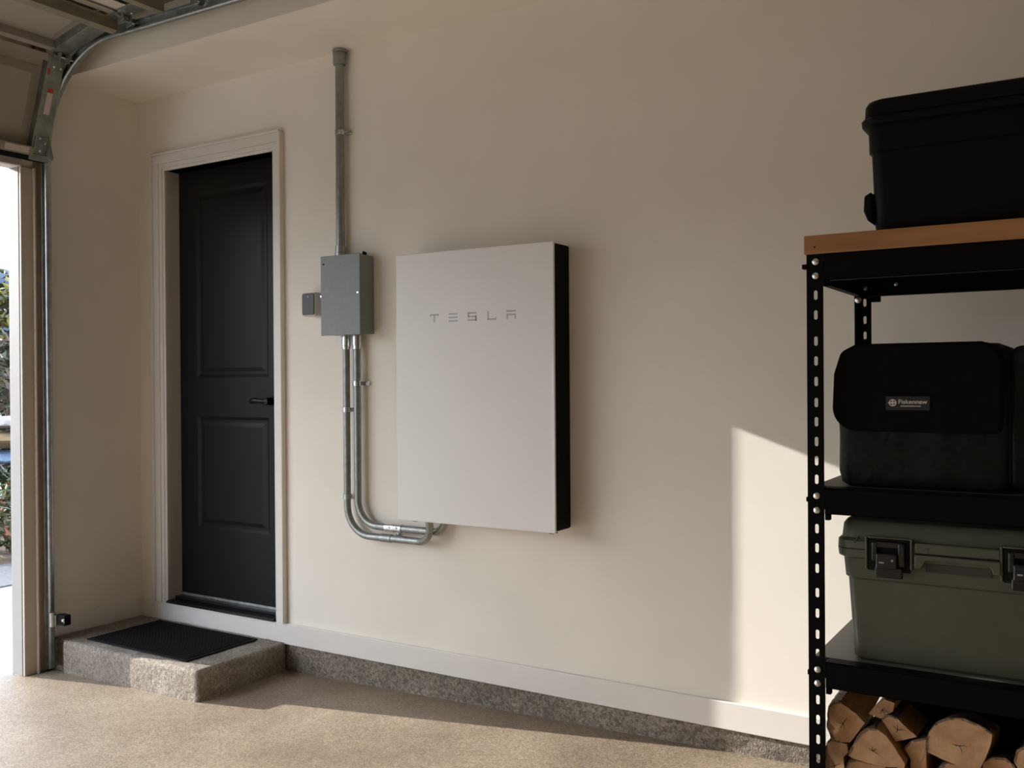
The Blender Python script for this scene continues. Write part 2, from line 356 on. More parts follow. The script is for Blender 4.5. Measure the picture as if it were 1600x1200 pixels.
for i in range(121):
    a = math.radians(95+150*i/120); R = 600
    h = 78 + 26*noise.noise(Vector((i*.055, 1.3, 0))) + 9*noise.noise(Vector((i*.2, 4, 0)))
    row = []
    for k in range(7):
        rr = R+160*(k/6); hh = -40+(h+40)*math.sin(k/6*math.pi/2)
        row.append(bm.verts.new((rr*math.cos(a), rr*math.sin(a), hh)))
    V.append(row)
for A, B in zip(V, V[1:]):
    for k in range(6): bm.faces.new((A[k], B[k], B[k+1], A[k+1]))
tag(finish('hills', bm, M['hill'], loc=(-500,200,0), smooth=True), 'hazy blue mountain ridge on the horizon outside', 'mountain', kind='structure')
bm = BM(); prism(bm, [(-700,-700),(-60,-700),(-60,700),(-700,700)], -12, -6, 'z')
tag(finish('far_ground', bm, M['leafb'], loc=(-300,0,-6)), 'flat brownish land below the blue hills', 'ground', kind='structure')

def shrub(name, c, rx, rz, n, leaf, mats, label, seed, group='shrubs beyond the driveway', stems=6):
    rnd = random.Random(seed); t = thing(name, c, label, 'shrub', group)
    cv = Vector(c); per = {m: BM() for m in mats}
    for i in range(n):
        a = rnd.uniform(0, 2*math.pi); u = rnd.uniform(-.55, 1); q = math.sqrt(max(0, 1-u*u)); rr = rnd.uniform(.45, 1)**.5
        lump = 1+.22*noise.noise(Vector((math.cos(a)*2+seed, math.sin(a)*2, u*2)))
        p = cv + Vector((rx*rr*lump*q*math.cos(a), rx*rr*lump*q*math.sin(a), rz*.45 + rz*.55*u*rr*lump))
        m = mats[0] if rnd.random() < .6 or len(mats) == 1 else mats[rnd.randrange(1, len(mats))]
        b = per[m]; s = leaf*rnd.uniform(.6, 1.3)
        X = Vector((rnd.gauss(0,1), rnd.gauss(0,1), rnd.gauss(0,.7))).normalized(); Y = X.cross(Vector((rnd.gauss(0,1), rnd.gauss(0,1), rnd.gauss(0,1)))).normalized()
        Z = X.cross(Y)*s*.15
        b.faces.new([b.verts.new(p - X*s), b.verts.new(p + Y*s*.42 + Z), b.verts.new(p + X*s), b.verts.new(p - Y*s*.42 + Z)])
    for m, b in per.items():
        o = finish('foliage', b, M[m], t); o['kind'] = 'stuff'
    b = BM()
    for i in range(stems):
        a = rnd.uniform(0, 6.28); k = rnd.uniform(.2, .7)
        tube(b, [cv - Vector((0,0,.06)), cv + Vector((rx*.3*k*math.cos(a), rx*.3*k*math.sin(a), rz*.35)), cv + Vector((rx*k*math.cos(a), rx*k*math.sin(a), rz*.75))], [leaf*.25, leaf*.18, leaf*.08], 5)
    finish('stem', b, M['stem'], t)
    return t
shrub('leafy_shrub', (-3.45,1.3,-.02), .55, .62, 1500, .05, ['leafg','leafr','leafy'], 'low leafy shrub with green, yellow and reddish leaves at the driveway edge', 3)
shrub('leafy_shrub', (-4.45,1.95,.02), .48, .62, 1300, .06, ['leafd','leafg'], 'dark green shrub just behind the reddish low one', 4)
shrub('dry_shrub', (-9.2,4.5,.24), 1.5, 2.0, 2600, .10, ['leafb','leafd'], 'tall brown half-dry shrub above the garden rocks', 5)
shrub('leafy_tree', (-13.5,7.1,.3), 2.0, 3.25, 2600, .16, ['leafy','leafg','leafd'], 'yellow-green treetop against the blue hills', 6, 'shrubs beyond the driveway', 10)
tr_ = shrub('sun_blocker_tree', (-3.35,-2.55,2.75), .85, 1.25, 2600, .09, ['leafd','leafg'], 'slim leafy tree added out of view to keep direct sun off the rack', 11, 'shrubs beyond the driveway', 8)  # added off-view tree, blocks direct sun from the rack
bm = BM(); tube(bm, [(-3.35,-2.55,-.05), (-3.32,-2.57,1.6), (-3.35,-2.55,3.0)], [.06,.045,.03], 12); finish('trunk', bm, M['stem'], tr_, smooth=True)
def rock(c, s, m, label, seed):
    bm = BM(); bmesh.ops.create_icosphere(bm, subdivisions=3, radius=1)
    for v in bm.verts:
        n = v.co.normalized(); k = 1+.35*noise.noise(n*1.3+Vector((seed,0,0)))+.1*noise.noise(n*4+Vector((seed,5,0)))
        v.co = Vector((n.x*s[0]*k, n.y*s[1]*k, n.z*s[2]*k)) + Vector(c)
    tag(finish('garden_rock', bm, M[m], smooth=True), label, 'rock', 'rocks between the shrubs outside')
rock((-5.95,2.72,1.015), (.30,.30,.07), 'rockw', 'pale grey rock at the top of the garden rock pile', 1)
rock((-5.95,2.70,.835), (.36,.34,.10), 'rockt', 'tan rock in the middle of the garden rock pile', 2)
rock((-5.92,2.68,.645), (.40,.36,.085), 'rockb', 'bluish rock low in the garden rock pile', 3)
rock((-5.9,2.7,.27), (.6,.55,.27), 'rockw', 'broad grey rock at the foot of the garden rock pile', 4)

# ------------------------------------------------------------------ entry door
t = thing('door_1', (.645,.06,.262), 'black two-panel entry door in a white moulded frame above the concrete step', 'door', kind='structure')
fy = .085
def raised_panel(bm, x0, x1, z0, z1):
    w = .016
    for a, b, d0, d1 in ((0, w, 0, .009), (w, w*1.9, .009, .009), (w*1.9, w*3.2, .009, .003)):
        q0 = [(x0+a, z0+a), (x1-a, z0+a), (x1-a, z1-a), (x0+a, z1-a)]; q1 = [(x0+b, z0+b), (x1-b, z0+b), (x1-b, z1-b), (x0+b, z1-b)]
        A = [bm.verts.new((p[0], fy+d0, p[1])) for p in q0]; B = [bm.verts.new((p[0], fy+d1, p[1])) for p in q1]
        for i in range(4): bm.faces.new((A[i], A[(i+1) % 4], B[(i+1) % 4], B[i]))
    q = [(x0+w*3.2, z0+w*3.2), (x1-w*3.2, z0+w*3.2), (x1-w*3.2, z1-w*3.2), (x0+w*3.2, z1-w*3.2)]
    bm.faces.new([bm.verts.new((p[0], fy+.003, p[1])) for p in q])
bm = BM()
P = [(.372, .918, 1.487, 2.50), (.372, .918, .668, 1.276)]
xs = [DX0-.01, .372, .918, DX1+.01]; zs = [.29, .668, 1.276, 1.487, 2.50, DZ1+.01]
for i in range(3):
    for k in range(5):
        if i == 1 and k in (1, 3): continue
        bm.faces.new([bm.verts.new(c) for c in ((xs[i],fy,zs[k]),(xs[i+1],fy,zs[k]),(xs[i+1],fy,zs[k+1]),(xs[i],fy,zs[k+1]))])
for p in P: raised_panel(bm, *p)
bm.faces.new([bm.verts.new(c) for c in ((xs[0],fy+.044,.29),(xs[3],fy+.044,.29),(xs[3],fy+.044,DZ1+.01),(xs[0],fy+.044,DZ1+.01))])
slab = finish('door_slab', bm, M['blackdoor'], t, weld=True)
bm = BM()
tube(bm, [(0.959, fy+.005, 1.362), (0.959, fy-.012, 1.362)], [.036, .032], 20)
tube(bm, [(0.959, fy-.010, 1.362), (0.959, fy-.040, 1.362), (0.959, fy-.062, 1.362)], [.020,.021,.015], 14)
tube(bm, [(0.969, fy-.048, 1.362), (0.939, fy-.052, 1.362), (0.904, fy-.052, 1.3635), (0.874, fy-.052, 1.366), (0.846, fy-.050, 1.364), (0.829, fy-.047, 1.358)], [.015, .012, .011, .015, .015, .008], 12)
o = finish('door_handle', bm, M['bronze'], t, smooth=True); o['label'] = 'dark bronze lever handle'
bm = BM(); box(bm, DX0, DX1, -.022, fy+.06, .2592, .272); box(bm, DX0, DX1, -.026, .03, .2592, .267); box(bm, DX0, DX1, .035, fy+.06, .272, .288)
finish('threshold', bm, M['threshold'], t, bevel=.003)
bm = BM(); box(bm, DX0, DX1, fy-.012, fy-.006, .289, .3015)
finish('door_sweep', bm, M['steel'], t)
# jamb lining
bm = BM(); box(bm, DX0-.02, DX0, -.012, .14, .262, DZ1); box(bm, DX1, DX1+.02, -.012, .14, .262, DZ1); box(bm, DX0-.02, DX1+.02, -.012, .14, DZ1, DZ1+.02)
finish('jamb', bm, M['trim'], t, bevel=.002)
# casing with stepped profile (mitred frame) : list of (offset from opening, thickness)
def casing_side(prof, side):
    bm = BM()
    for a, b, th in prof:
        if side == 'L': box(bm, DX0-b, DX0-a, -th, .0, .2592, DZ1+a)
        elif side == 'R': box(bm, DX1+a*.6, DX1+b*.6, -th, .0, .2592, DZ1+a)
        else: box(bm, DX0-b, DX1+b*.6, -th, .0, DZ1+a, DZ1+b)
    return bm
prof = [(.006, .016, .014), (.016, .040, .018), (.040, .086, .023), (.086, .116, .030)]
for s in 'LRT': finish('casing', casing_side([(a, b if s != 'T' else b*.86, th) if i == 3 else (a, b, th) for i, (a, b, th) in enumerate(prof)], s), M['trim'], t, bevel=.003)

# ------------------------------------------------------------------ concrete step and mat
bm = BM(); nx, ny, nzz = 64, 32, 10
bmesh.ops.create_cube(bm, size=1)
bm.free(); bm = BM()
X0, X1, Y0, Y1, Z0, Z1 = .006, 1.128, -.560, -.020, -.02, .165
def grid_box(bm, X0, X1, Y0, Y1, Z0, Z1, d, r, amp, front_slope=.0):
    V = {}
    def gv(i, j, k, n):
        key = (i, j, k)
        if key not in V:
            p = Vector((X0+(X1-X0)*i/n[0], Y0+(Y1-Y0)*j/n[1], Z0+(Z1-Z0)*k/n[2]))
            c = Vector((min(max(p.x, X0+r), X1-r), max(p.y, Y0+r), min(p.z, Z1-r)))
            dv = p-c; L = dv.length
            if L > r: p = c+dv*(r/L)
            nrm = dv.normalized() if L > 0 else Vector((0,0,0))
            p += nrm*amp*(noise.noise(p*14)+.7*noise.noise(p*45)+.5*noise.noise(p*110))
            V[key] = bm.verts.new(p)
        return V[key]
    n = (int((X1-X0)/d), int((Y1-Y0)/d), int((Z1-Z0)/d))
    for i in range(n[0]):
        for j in range(n[1]): bm.faces.new([gv(i,j,n[2],n), gv(i+1,j,n[2],n), gv(i+1,j+1,n[2],n), gv(i,j+1,n[2],n)])
        for k in range(n[2]): bm.faces.new([gv(i,0,k,n), gv(i+1,0,k,n), gv(i+1,0,k+1,n), gv(i,0,k+1,n)])
    for j in range(n[1]):
        for k in range(n[2]):
            bm.faces.new([gv(n[0],j,k,n), gv(n[0],j+1,k,n), gv(n[0],j+1,k+1,n), gv(n[0],j,k+1,n)])
            bm.faces.new([gv(0,j,k,n), gv(0,j+1,k,n), gv(0,j+1,k+1,n), gv(0,j,k+1,n)])
grid_box(bm, X0, X1, Y0, Y1, Z0, Z1, .008, .020, .0022)
for v in bm.verts:   # left end block sits a little back
    if v.co.x < .13 and v.co.y < -.5: v.co.y += .018*min(1, (.13-v.co.x)/.03)
tag(finish('concrete_step', bm, M['step'], loc=(.56,-.29,.0), smooth=True), 'rough concrete entry step below the black door', 'step')
t = thing('door_mat', (.6,-.28,.1655), 'black ribbed rubber door mat lying on the concrete step', 'doormat')
bm = BM(); box(bm, .222, .978, -.495, -.058, .1672, .1735); finish('mat_base', bm, M['rubber'], t, bevel=.003)
bm = BM()
for k in range(26):
    y = -.478+.404*k/25; box(bm, .245, .955, y-.005, y+.005, .173, .1765)
o = finish('rib', bm, M['mat'], t); o['kind'] = 'stuff'

# ------------------------------------------------------------------ garage door assembly
R_T, CX, CZ = .5, .595, 2.59
tr = thing('door_track', (.07,-.58,0), 'galvanised steel garage door track curving from vertical to overhead', 'track')
def track_path(off):
    """off: distance outside of the inner (room side) edge"""
    p = [(CX-R_T-off, .03)] + [(CX-R_T-off, .6*k) for k in range(1, 5)]
    for k in range(17):
        a = math.radians(180-90*k/16); p.append((CX+(R_T+off)*math.cos(a), CZ+(R_T+off)*math.sin(a)))
    for k in range(1, 9): x = CX+k*.4; p.append((x, CZ+R_T+off-.012*(x-CX)))
    return p
def sweep(bm, prof):
    """prof: list of (off, y)"""
    rows = [[bm.verts.new((p[0], y, p[1])) for p in track_path(off)] for off, y in prof]
    for A, B in zip(rows, rows[1:]):
        for i in range(len(A)-1): bm.faces.new((A[i], A[i+1], B[i+1], B[i]))
bm = BM()
curl = [(.008+.008*math.cos(math.radians(a)), -.602+.0085*math.sin(math.radians(a))) for a in range(60, -241, -30)]
prof = curl + [(.004, -.594), (.004, -.583), (.008, -.580), (.050, -.580), (.055, -.583), (.057, -.594), (.053, -.601)]
sweep(bm, prof); o = finish('rail', bm, M['steel'], tr, smooth=True)
sm = o.modifiers.new('s', 'SOLIDIFY'); sm.thickness = .0018; sm.offset = 0
for z in (.33, 1.15, 1.95):
    bm = BM()
    box(bm, .030, .034, -.60, -.562, z-.05, z+.05); box(bm, .034, .062, -.5795, -.574, z-.03, z+.03)
    wb = finish('wall_bracket', bm, M['gsteel'], tr, bevel=.001)
    bm = BM(); tube(bm, [(.066, -.585, z), (.066, -.572, z)], .007, 8); finish('carriage_bolt', bm, M['bright'], wb)
bm = BM(); tube(bm, [(.104, -.602, .243), (.104, -.602, .312)], .0155, 14); box(bm, .098, .106, -.615, -.555, .262, .300)
finish('track_clamp', bm, M['steel'], tr, smooth=True)
# hanging strap for the horizontal rail (outside the frame, keeps the rail up)
bm = BM(); box(bm, 3.70, 3.73, -.563, -.559, 3.05, HC); finish('hanger', bm, M['gsteel'], tr)

sn = thing('photo_eye', (.15,-.57,.27), 'small black safety sensor clipped low on the garage door track', 'sensor')
bm = BM(); box(bm, .118, .126, -.600, -.55, .243, .30); box(bm, .110, .120, -.606, -.598, .250, .296); finish('bracket', bm, M['gsteel'], sn, bevel=.002)
bm = BM(); box(bm, .126, .188, -.592, -.555, .252, .304); finish('sensor_body', bm, M['tote'], sn, bevel=.004)
bm = BM(); tube(bm, [(.178, -.591, .28), (.178, -.597, .28)], .007, 12); box(bm, .183, .187, -.5935, -.5915, .268, .288); finish('lens', bm, M['white'], sn)

gd = thing('garage_door', (.1,-3.0,2.58), 'raised sectional garage door of dull beige steel rolled up overhead', 'garage door')
secs = [((.105, 2.585), (.275, 3.050)), ((.285, 3.062), (.765, 3.155)), ((.775, 3.158), (1.215, 3.165)), ((1.225, 3.165), (1.72, 3.160)), ((1.73, 3.160), (2.24, 3.155))]
YE, YF = -.615, -5.62
for si, (p0, p1) in enumerate(secs):
    u = Vector((p1[0]-p0[0], 0, p1[1]-p0[1])); Ls = u.length; u.normalize(); n = Vector((u.z, 0, -u.x))   # n points into the room / down
    o0 = Vector((p0[0], 0, p0[1]))
    T = lambda v, u=u, n=n, o0=o0: o0 + u*v.x + Vector((0, v.y, 0)) + n*v.z
    bm = BM()
    box(bm, 0, Ls, YF, YE, -.045, -.040, T)                                     # outer skin
    box(bm, 0, .035, YF, YE, -.040, 0, T); box(bm, Ls-.035, Ls, YF, YE, -.040, 0, T)
    pnl = finish('section', bm, M['door'], gd, bevel=.002)
    # raised pans seen from inside
    npan = 8; w = (YE-YF-.16)/npan
    for k in range(npan):
        bm = BM()
        y1 = YE-.10-k*w; y0 = y1-w+.08
        A = [(.07, y0), (Ls-.07, y0), (Ls-.07, y1), (.07, y1)]; B = [(.11, y0+.04), (Ls-.11, y0+.04), (Ls-.11, y1-.04), (.11, y1-.04)]
        va = [bm.verts.new(T(Vector((a, b, -.038)))) for a, b in A]; vb = [bm.verts.new(T(Vector((a, b, -.020)))) for a, b in B]
        for i in range(4): bm.faces.new((va[i], va[(i+1) % 4], vb[(i+1) % 4], vb[i]))
        bm.faces.new(vb)
        finish('pressed_pan', bm, M['door'], pnl)
    # end stile + centre stiles
    bm = BM(); box(bm, 0, Ls, YE-.085, YE, -.042, .002, T); finish('end_stile', bm, M['gsteel'], pnl, bevel=.002)
    for k in range(1, npan):
        bm = BM(); y = YE-.08-k*w+.02; box(bm, .03, Ls-.03, y-.02, y+.02, -.04, .0, T)
        finish('centre_stile', bm, M['door'], pnl)
    # strut
    if si in (1, 2, 3, 4):
        a = Ls-.125 if si == 1 else (.20 if si == 2 else .22)
        bm = BM(); box(bm, a, a+.075, YF, YE-.02, .0, .004, T); box(bm, a+.015, a+.02, YF, YE-.02, .004, .05, T); box(bm, a+.055, a+.06, YF, YE-.02, .004, .05, T); box(bm, a+.015, a+.06, YF, YE-.02, .046, .05, T)
        finish('strut', bm, M['strut'], gd, bevel=.002)
    # hinge / roller bracket at the upper end
    hb = BM()
    if si < 4:
        box(hb, Ls-.075, Ls+.055, YE-.070, YE-.004, .002, .006, T)
        box(hb, Ls-.022, Ls+.022, YE-.010, YE-.006, .004, .052, T); box(hb, Ls-.022, Ls+.022, YE-.052, YE-.048, .004, .040, T)
        pA = T(Vector((Ls, YE-.07, .012))); pB = T(Vector((Ls, YE, .012))); tube(hb, [pA, pB], .009, 10)
        hg = finish('hinge', hb, M['gsteel'], gd, bevel=.001)
        b2 = BM(); cpt = T(Vector((Ls, YE, .028))); tube(b2, [cpt+Vector((0,-.05,0)), cpt+Vector((0,.02,0))], .005, 8); tube(b2, [cpt+Vector((0,.014,0)), cpt+Vector((0,.030,0))], .020, 14)
        finish('roller', b2, M['bright'], hg, smooth=True)
        for uu in (Ls-.055, Ls+.040):
            for yy in (YE-.055, YE-.020): b3 = BM(); q = T(Vector((uu, yy, .006))); tube(b3, [q, q+n*.004], .005, 8); finish('hinge_bolt', b3, M['bright'], hg)
    if si == 0:
        # bottom bracket
        b4 = BM(); box(b4, .0, .10, YE-.078, YE-.004, .003, .010, T); prism(b4, [(0, .0), (.11, .0), (.02, .07), (0, .07)], YE-.012, YE-.006, 'y', lambda v, T=T: T(Vector((v.x, v.y, v.z))))
        box(b4, -.02, .012, YE-.090, YE+.004, .0, .020, T); q = T(Vector((.03, YE, .03)))
        bbk = finish('bottom_bracket', b4, M['gsteel'], gd, bevel=.0015)
        for uu, yy in ((.03,-.05), (.07,-.03), (.09,-.06), (-.004,-.02), (-.004,-.06)): b5 = BM(); q = T(Vector((uu, YE+yy, .012))); tube(b5, [q, q+n*.007], .0055, 8); finish('bracket_bolt', b5, M['bright'], bbk)
        b6 = BM(); box(b6, -.03, .0, YF, YE, -.040, -.004, T); finish('bottom_seal', b6, M['rubber'], gd, bevel=.006)
        b6 = BM(); box(b6, .0, .045, YF, YE-.08, .0, .020, T); finish('bottom_rail', b6, M['strut'], gd, bevel=.003)
        b7 = BM(); box(b7, .008, .038, -.84, -.72, .0205, .0213, T); o = finish('label', b7, M['sticker'], gd); o['label'] = 'pale printed label on the bottom rail'
        b7 = BM(); box(b7, .21, .315, YE-.060, YE-.030, .0023, .0030, T); o = finish('warning_label', b7, M['sticker'], gd); o['label'] = 'white warning sticker with a red top on the end stile'
        b8 = BM(); box(b8, .315, .338, YE-.060, YE-.030, .0023, .0031, T); box(b8, .40, .43, YE-.078, YE-.066, .0023, .0031, T); finish('warning_header', b8, M['red'], gd)
    if si == 2:
        b7 = BM(); box(b7, .02, .09, YE-.35, YE-.09, .0022, .003, T); o = finish('label', b7, M['sticker'], gd); o['label'] = 'pinkish paper label on the section edge'

# ------------------------------------------------------------------ conduits, junction box, key device
def conduit(name, label, paths, r, grp=None, mname='conduit'): pass
ct = thing('ceiling_conduit', (1.522,-.03,2.045), 'vertical grey steel conduit from the junction box up to the ceiling', 'conduit', 'steel electrical conduits')
bm = BM(); tube(bm, [(1.522,-.032,2.06), (1.524,-.032,2.99)], .0205, 18); finish('pipe', bm, M['conduit'], ct, smooth=True)
bm = BM(); tube(bm, [(1.5245,-.034,2.955), (1.5245,-.034,3.012)], .030, 18); tube(bm, [(1.527,-.034,3.012),(1.527,-.034,3.0275)], .034, 18); finish('ceiling_fitting', bm, M['conduit'], ct, bevel=.003)
bm = BM(); tube(bm, [(1.522,-.032,2.0455), (1.522,-.032,2.068)], .026, 18); tube(bm, [(1.522,-.032,2.072), (1.522,-.032,2.10)], .0245, 18); finish('connector', bm, M['steel'], ct, smooth=True)
def strap(bm, c, r, axis, tab):
    """one-hole strap round a pipe at c; axis of pipe; tab direction vector"""
    c = Vector(c); ax = Vector(axis)*.011; tube(bm, [c-ax, c+ax], r+.004, 16)
    tb = Vector(tab); a = c+tb*(r+.002); b = c+tb*(r+.034)
    lo = [min(a[i], b[i]) for i in range(3)]; hi = [max(a[i], b[i]) for i in range(3)]
    for i in range(3):
        if abs(Vector(axis)[i]) > .5: lo[i] -= .009; hi[i] += .009
    box(bm, lo[0], hi[0], -.012, -.001, lo[2], hi[2])
    q0 = c+tb*r; w_ = Vector(axis)*.009
    lo2 = [min(q0[i]-w_[i], q0[i]+w_[i], (c+tb*(r+.005))[i]-w_[i]) for i in range(3)]; hi2 = [max(q0[i]+w_[i], (c+tb*(r+.005))[i]+w_[i]) for i in range(3)]
    box(bm, lo2[0], hi2[0], c.y, -.001, lo2[2], hi2[2])
    s = c+tb*(r+.022); tube(bm, [(s.x, -.012, s.z), (s.x, -.017, s.z)], .006, 10)
bm = BM(); strap(bm, (1.523,-.032,2.636), .0205, (0,0,1), (1,0,0)); finish('strap', bm, M['bright'], ct, smooth=True)

jb = thing('junction_box', (1.58,-.05,1.675), 'grey steel junction box between the door and the white battery unit', 'electrical box')
bm = BM(); box(bm, 1.466, 1.698, -.098, 0, 1.680, 2.044); finish('enclosure', bm, M['boxgrey'], jb, bevel=.003)
bm = BM(); box(bm, 1.462, 1.7015, -.105, -.098, 1.676, 2.0475); box(bm, 1.462, 1.4655, -.1, -.088, 1.676, 2.0475); box(bm, 1.698, 1.7015, -.1, -.088, 1.676, 2.0475); finish('cover', bm, M['boxgrey'], jb, bevel=.002)
for x, z, mm in ((1.482, 2.01, 'bronze'), (1.691, 1.868, 'bright'), (1.466, 1.860, 'bright')):
    bm = BM(); tube(bm, [(x,-.105,z), (x,-.109,z)], .0045, 10); finish('cover_screw', bm, M[mm], jb)
bm = BM(); tube(bm, [(1.673,-.035,2.0435), (1.673,-.035,2.055), (1.663,-.035,2.062)], [.011, .010, .006], 10); tube(bm, [(1.655,-.035,2.0435), (1.655,-.035,2.054)], .008, 8); finish('knockout_plug', bm, M['tote'], jb, smooth=True)

dv = thing('wall_controller', (1.35,-.035,1.77), 'small white wall controller with a dark face left of the junction box', 'controller')
bm = BM(); box(bm, 1.304, 1.392, -.068, 0, 1.7755, 1.888); finish('housing', bm, M['white'], dv, bevel=.006)
bm = BM(); prism(bm, rrect(1.3095, 1.3865, 1.781, 1.883, .010), -.0725, -.067, 'y'); finish('screen', bm, M['darkglass'], dv, bevel=.0015)
bm = BM(); tube(bm, [(1.348,-.0725,1.868), (1.348,-.0732,1.868)], .004, 10); finish('button', bm, M['letter'], dv)

def low_conduit(name, label, x, z_turn, z_low, yy, rb, xe, extra, ytop, rend=.1):
    t = thing(name, (x, -.04, z_low), label, 'conduit', 'steel electrical conduits')
    p = [(x, yy, 1.68), (x, yy, 1.3), (x, yy, z_low+rb)]
    p += [(x+rb-rb*math.cos(math.radians(a)), yy, z_low+rb-rb*math.sin(math.radians(a))) for a in range(10, 91, 10)]
    r2 = rend
    p += [(xe-r2-.05, yy, z_low)]
    for a in range(0, 91, 10):
        k = a/90
        p.append((xe-r2+r2*math.sin(math.radians(a)), yy-(ytop)*k, z_low+r2-r2*math.cos(math.radians(a))))
    p.append((xe+extra, yy-ytop, .8525))
    bm = BM(); tube(bm, p, .0165, 16); finish('pipe', bm, M['conduit'], t, smooth=True)
    bm = BM(); tube(bm, [(x, yy, 1.628), (x, yy, 1.677)], .0225, 16); tube(bm, [(x, yy, 1.612), (x, yy, 1.628)], .020, 16); finish('connector', bm, M['bright'], t, smooth=True)
    return t
ca = low_conduit('battery_conduit', 'lower left steel conduit curving beneath the battery unit', 1.560, 0, .742, -.040, .135, 2.078, .0, .055)
cb = low_conduit('battery_conduit', 'inner steel conduit bending tightly towards the battery unit', 1.6235, 0, .792, -.038, .115, 2.125, .015, .005, .062)
bm = BM(); strap(bm, (1.6235,-.038,1.4515), .0165, (0,0,1), (1,0,0)); finish('strap', bm, M['bright'], cb, smooth=True)
bm = BM(); strap(bm, (1.560,-.04,1.328), .0165, (0,0,1), (1,0,0)); finish('strap', bm, M['bright'], ca, smooth=True)
bm = BM(); strap(bm, (1.560,-.04,.920), .0165, (0,0,1), (-1,0,0)); finish('strap', bm, M['steel'], ca, smooth=True)
bm = BM(); tube(bm, [(1.79,-.038,.792), (1.885,-.038,.792)], .0195, 14); strap(bm, (1.835,-.038,.792), .0165, (1,0,0), (0,0,-1)); tube(bm, [(1.822,-.062,.795), (1.822,-.055,.795)], .006, 8); tube(bm, [(1.862,-.062,.795), (1.862,-.055,.795)], .006, 8)
finish('coupling', bm, M['bright'], cb, smooth=True)
bm = BM(); tube(bm, [(1.765,-.04,.742), (1.825,-.04,.742)], .0188, 14); finish('coupling', bm, M['conduit'], ca, smooth=True)

# ------------------------------------------------------------------ battery unit
px0, px1, pz0, pz1, pf, pb = 1.937, 2.734, .850, 2.014, -.138, -.004
pw = thing('battery_unit', (2.35,-.08,pz0), 'large white wall battery unit with black side and brand lettering', 'battery')
bm = BM(); box(bm, px0+.004, px1-.004, pf+.006, pb, pz0+.004, pz1-.004); finish('housing', bm, M['pw'], pw, bevel=.006)
bm = BM(); box(bm, px0, px1, pf, pf+.010, pz0, pz1); finish('front_cover', bm, M['pw'], pw, bevel=.003)
for x0, x1 in ((px1-.006, px1-.0015), (px0+.0015, px0+.006)):
    bm = BM(); prism(bm, rrect(pf+.011, pb-.004, pz0+.008, pz1-.008, .008), x0, x1, 'x'); o = finish('side_panel', bm, M['pwblack'], pw); o['label'] = 'glossy black side panel'
bm = BM(); box(bm, px0+.12, px1-.12, pb, -.0005, pz0+.1, pz1-.1); finish('mounting_bracket', bm, M['gsteel'], pw)
for x in (2.70, 2.015):
    bm = BM(); box(bm, x, x+.022, -.130, -.10, pz0-.003, pz0+.006); finish('vent_foot', bm, M['rubber'], pw)
# lettering T E S L A : strokes (x0,x1,z0,z1) in a unit cell
cells = [(2.124, 2.169), (2.2215, 2.268), (2.3205, 2.364), (2.419, 2.4615), (2.5115, 2.557)]
zb, zt = 1.7110, 1.7475; hh = zt-zb; st = .0065
bm = BM()
def stroke(a, b, c, d, cell):
    x0, x1 = cell; w = x1-x0; box(bm, x0+a*w, x0+b*w, pf-.0007, pf+.001, zb+c*hh, zb+d*hh)
s = .19
L_OBJ = []
def letter():
    global bm
    o = finish('letter', bm, M['letter'], pw); bm = BM()
stroke(0, 1, 1-s, 1, cells[0]); stroke(0, .10, 1-s*1.5, 1, cells[0]); stroke(.9, 1, 1-s*1.5, 1, cells[0]); stroke(.42, .58, 0, .88, cells[0]); letter()
for k in (0, .405, .81): stroke(0, 1, k, k+s, cells[1])
letter()
stroke(0, 1, .81, 1, cells[2]); stroke(0, 1, .405, .405+s, cells[2]); stroke(0, 1, 0, s, cells[2]); stroke(0, .15, .45, .95, cells[2]); stroke(.85, 1, 0, .55, cells[2]); letter()
stroke(0, .15, 0, 1, cells[3]); stroke(0, 1, 0, s, cells[3]); stroke(.92, 1, 0, s*1.7, cells[3]); letter()
stroke(0, 1, .81, 1, cells[4]); stroke(0, 1, .42, .42+s, cells[4]); stroke(0, .15, 0, .5, cells[4]); stroke(.85, 1, 0, .5, cells[4])
letter(); bm.free()

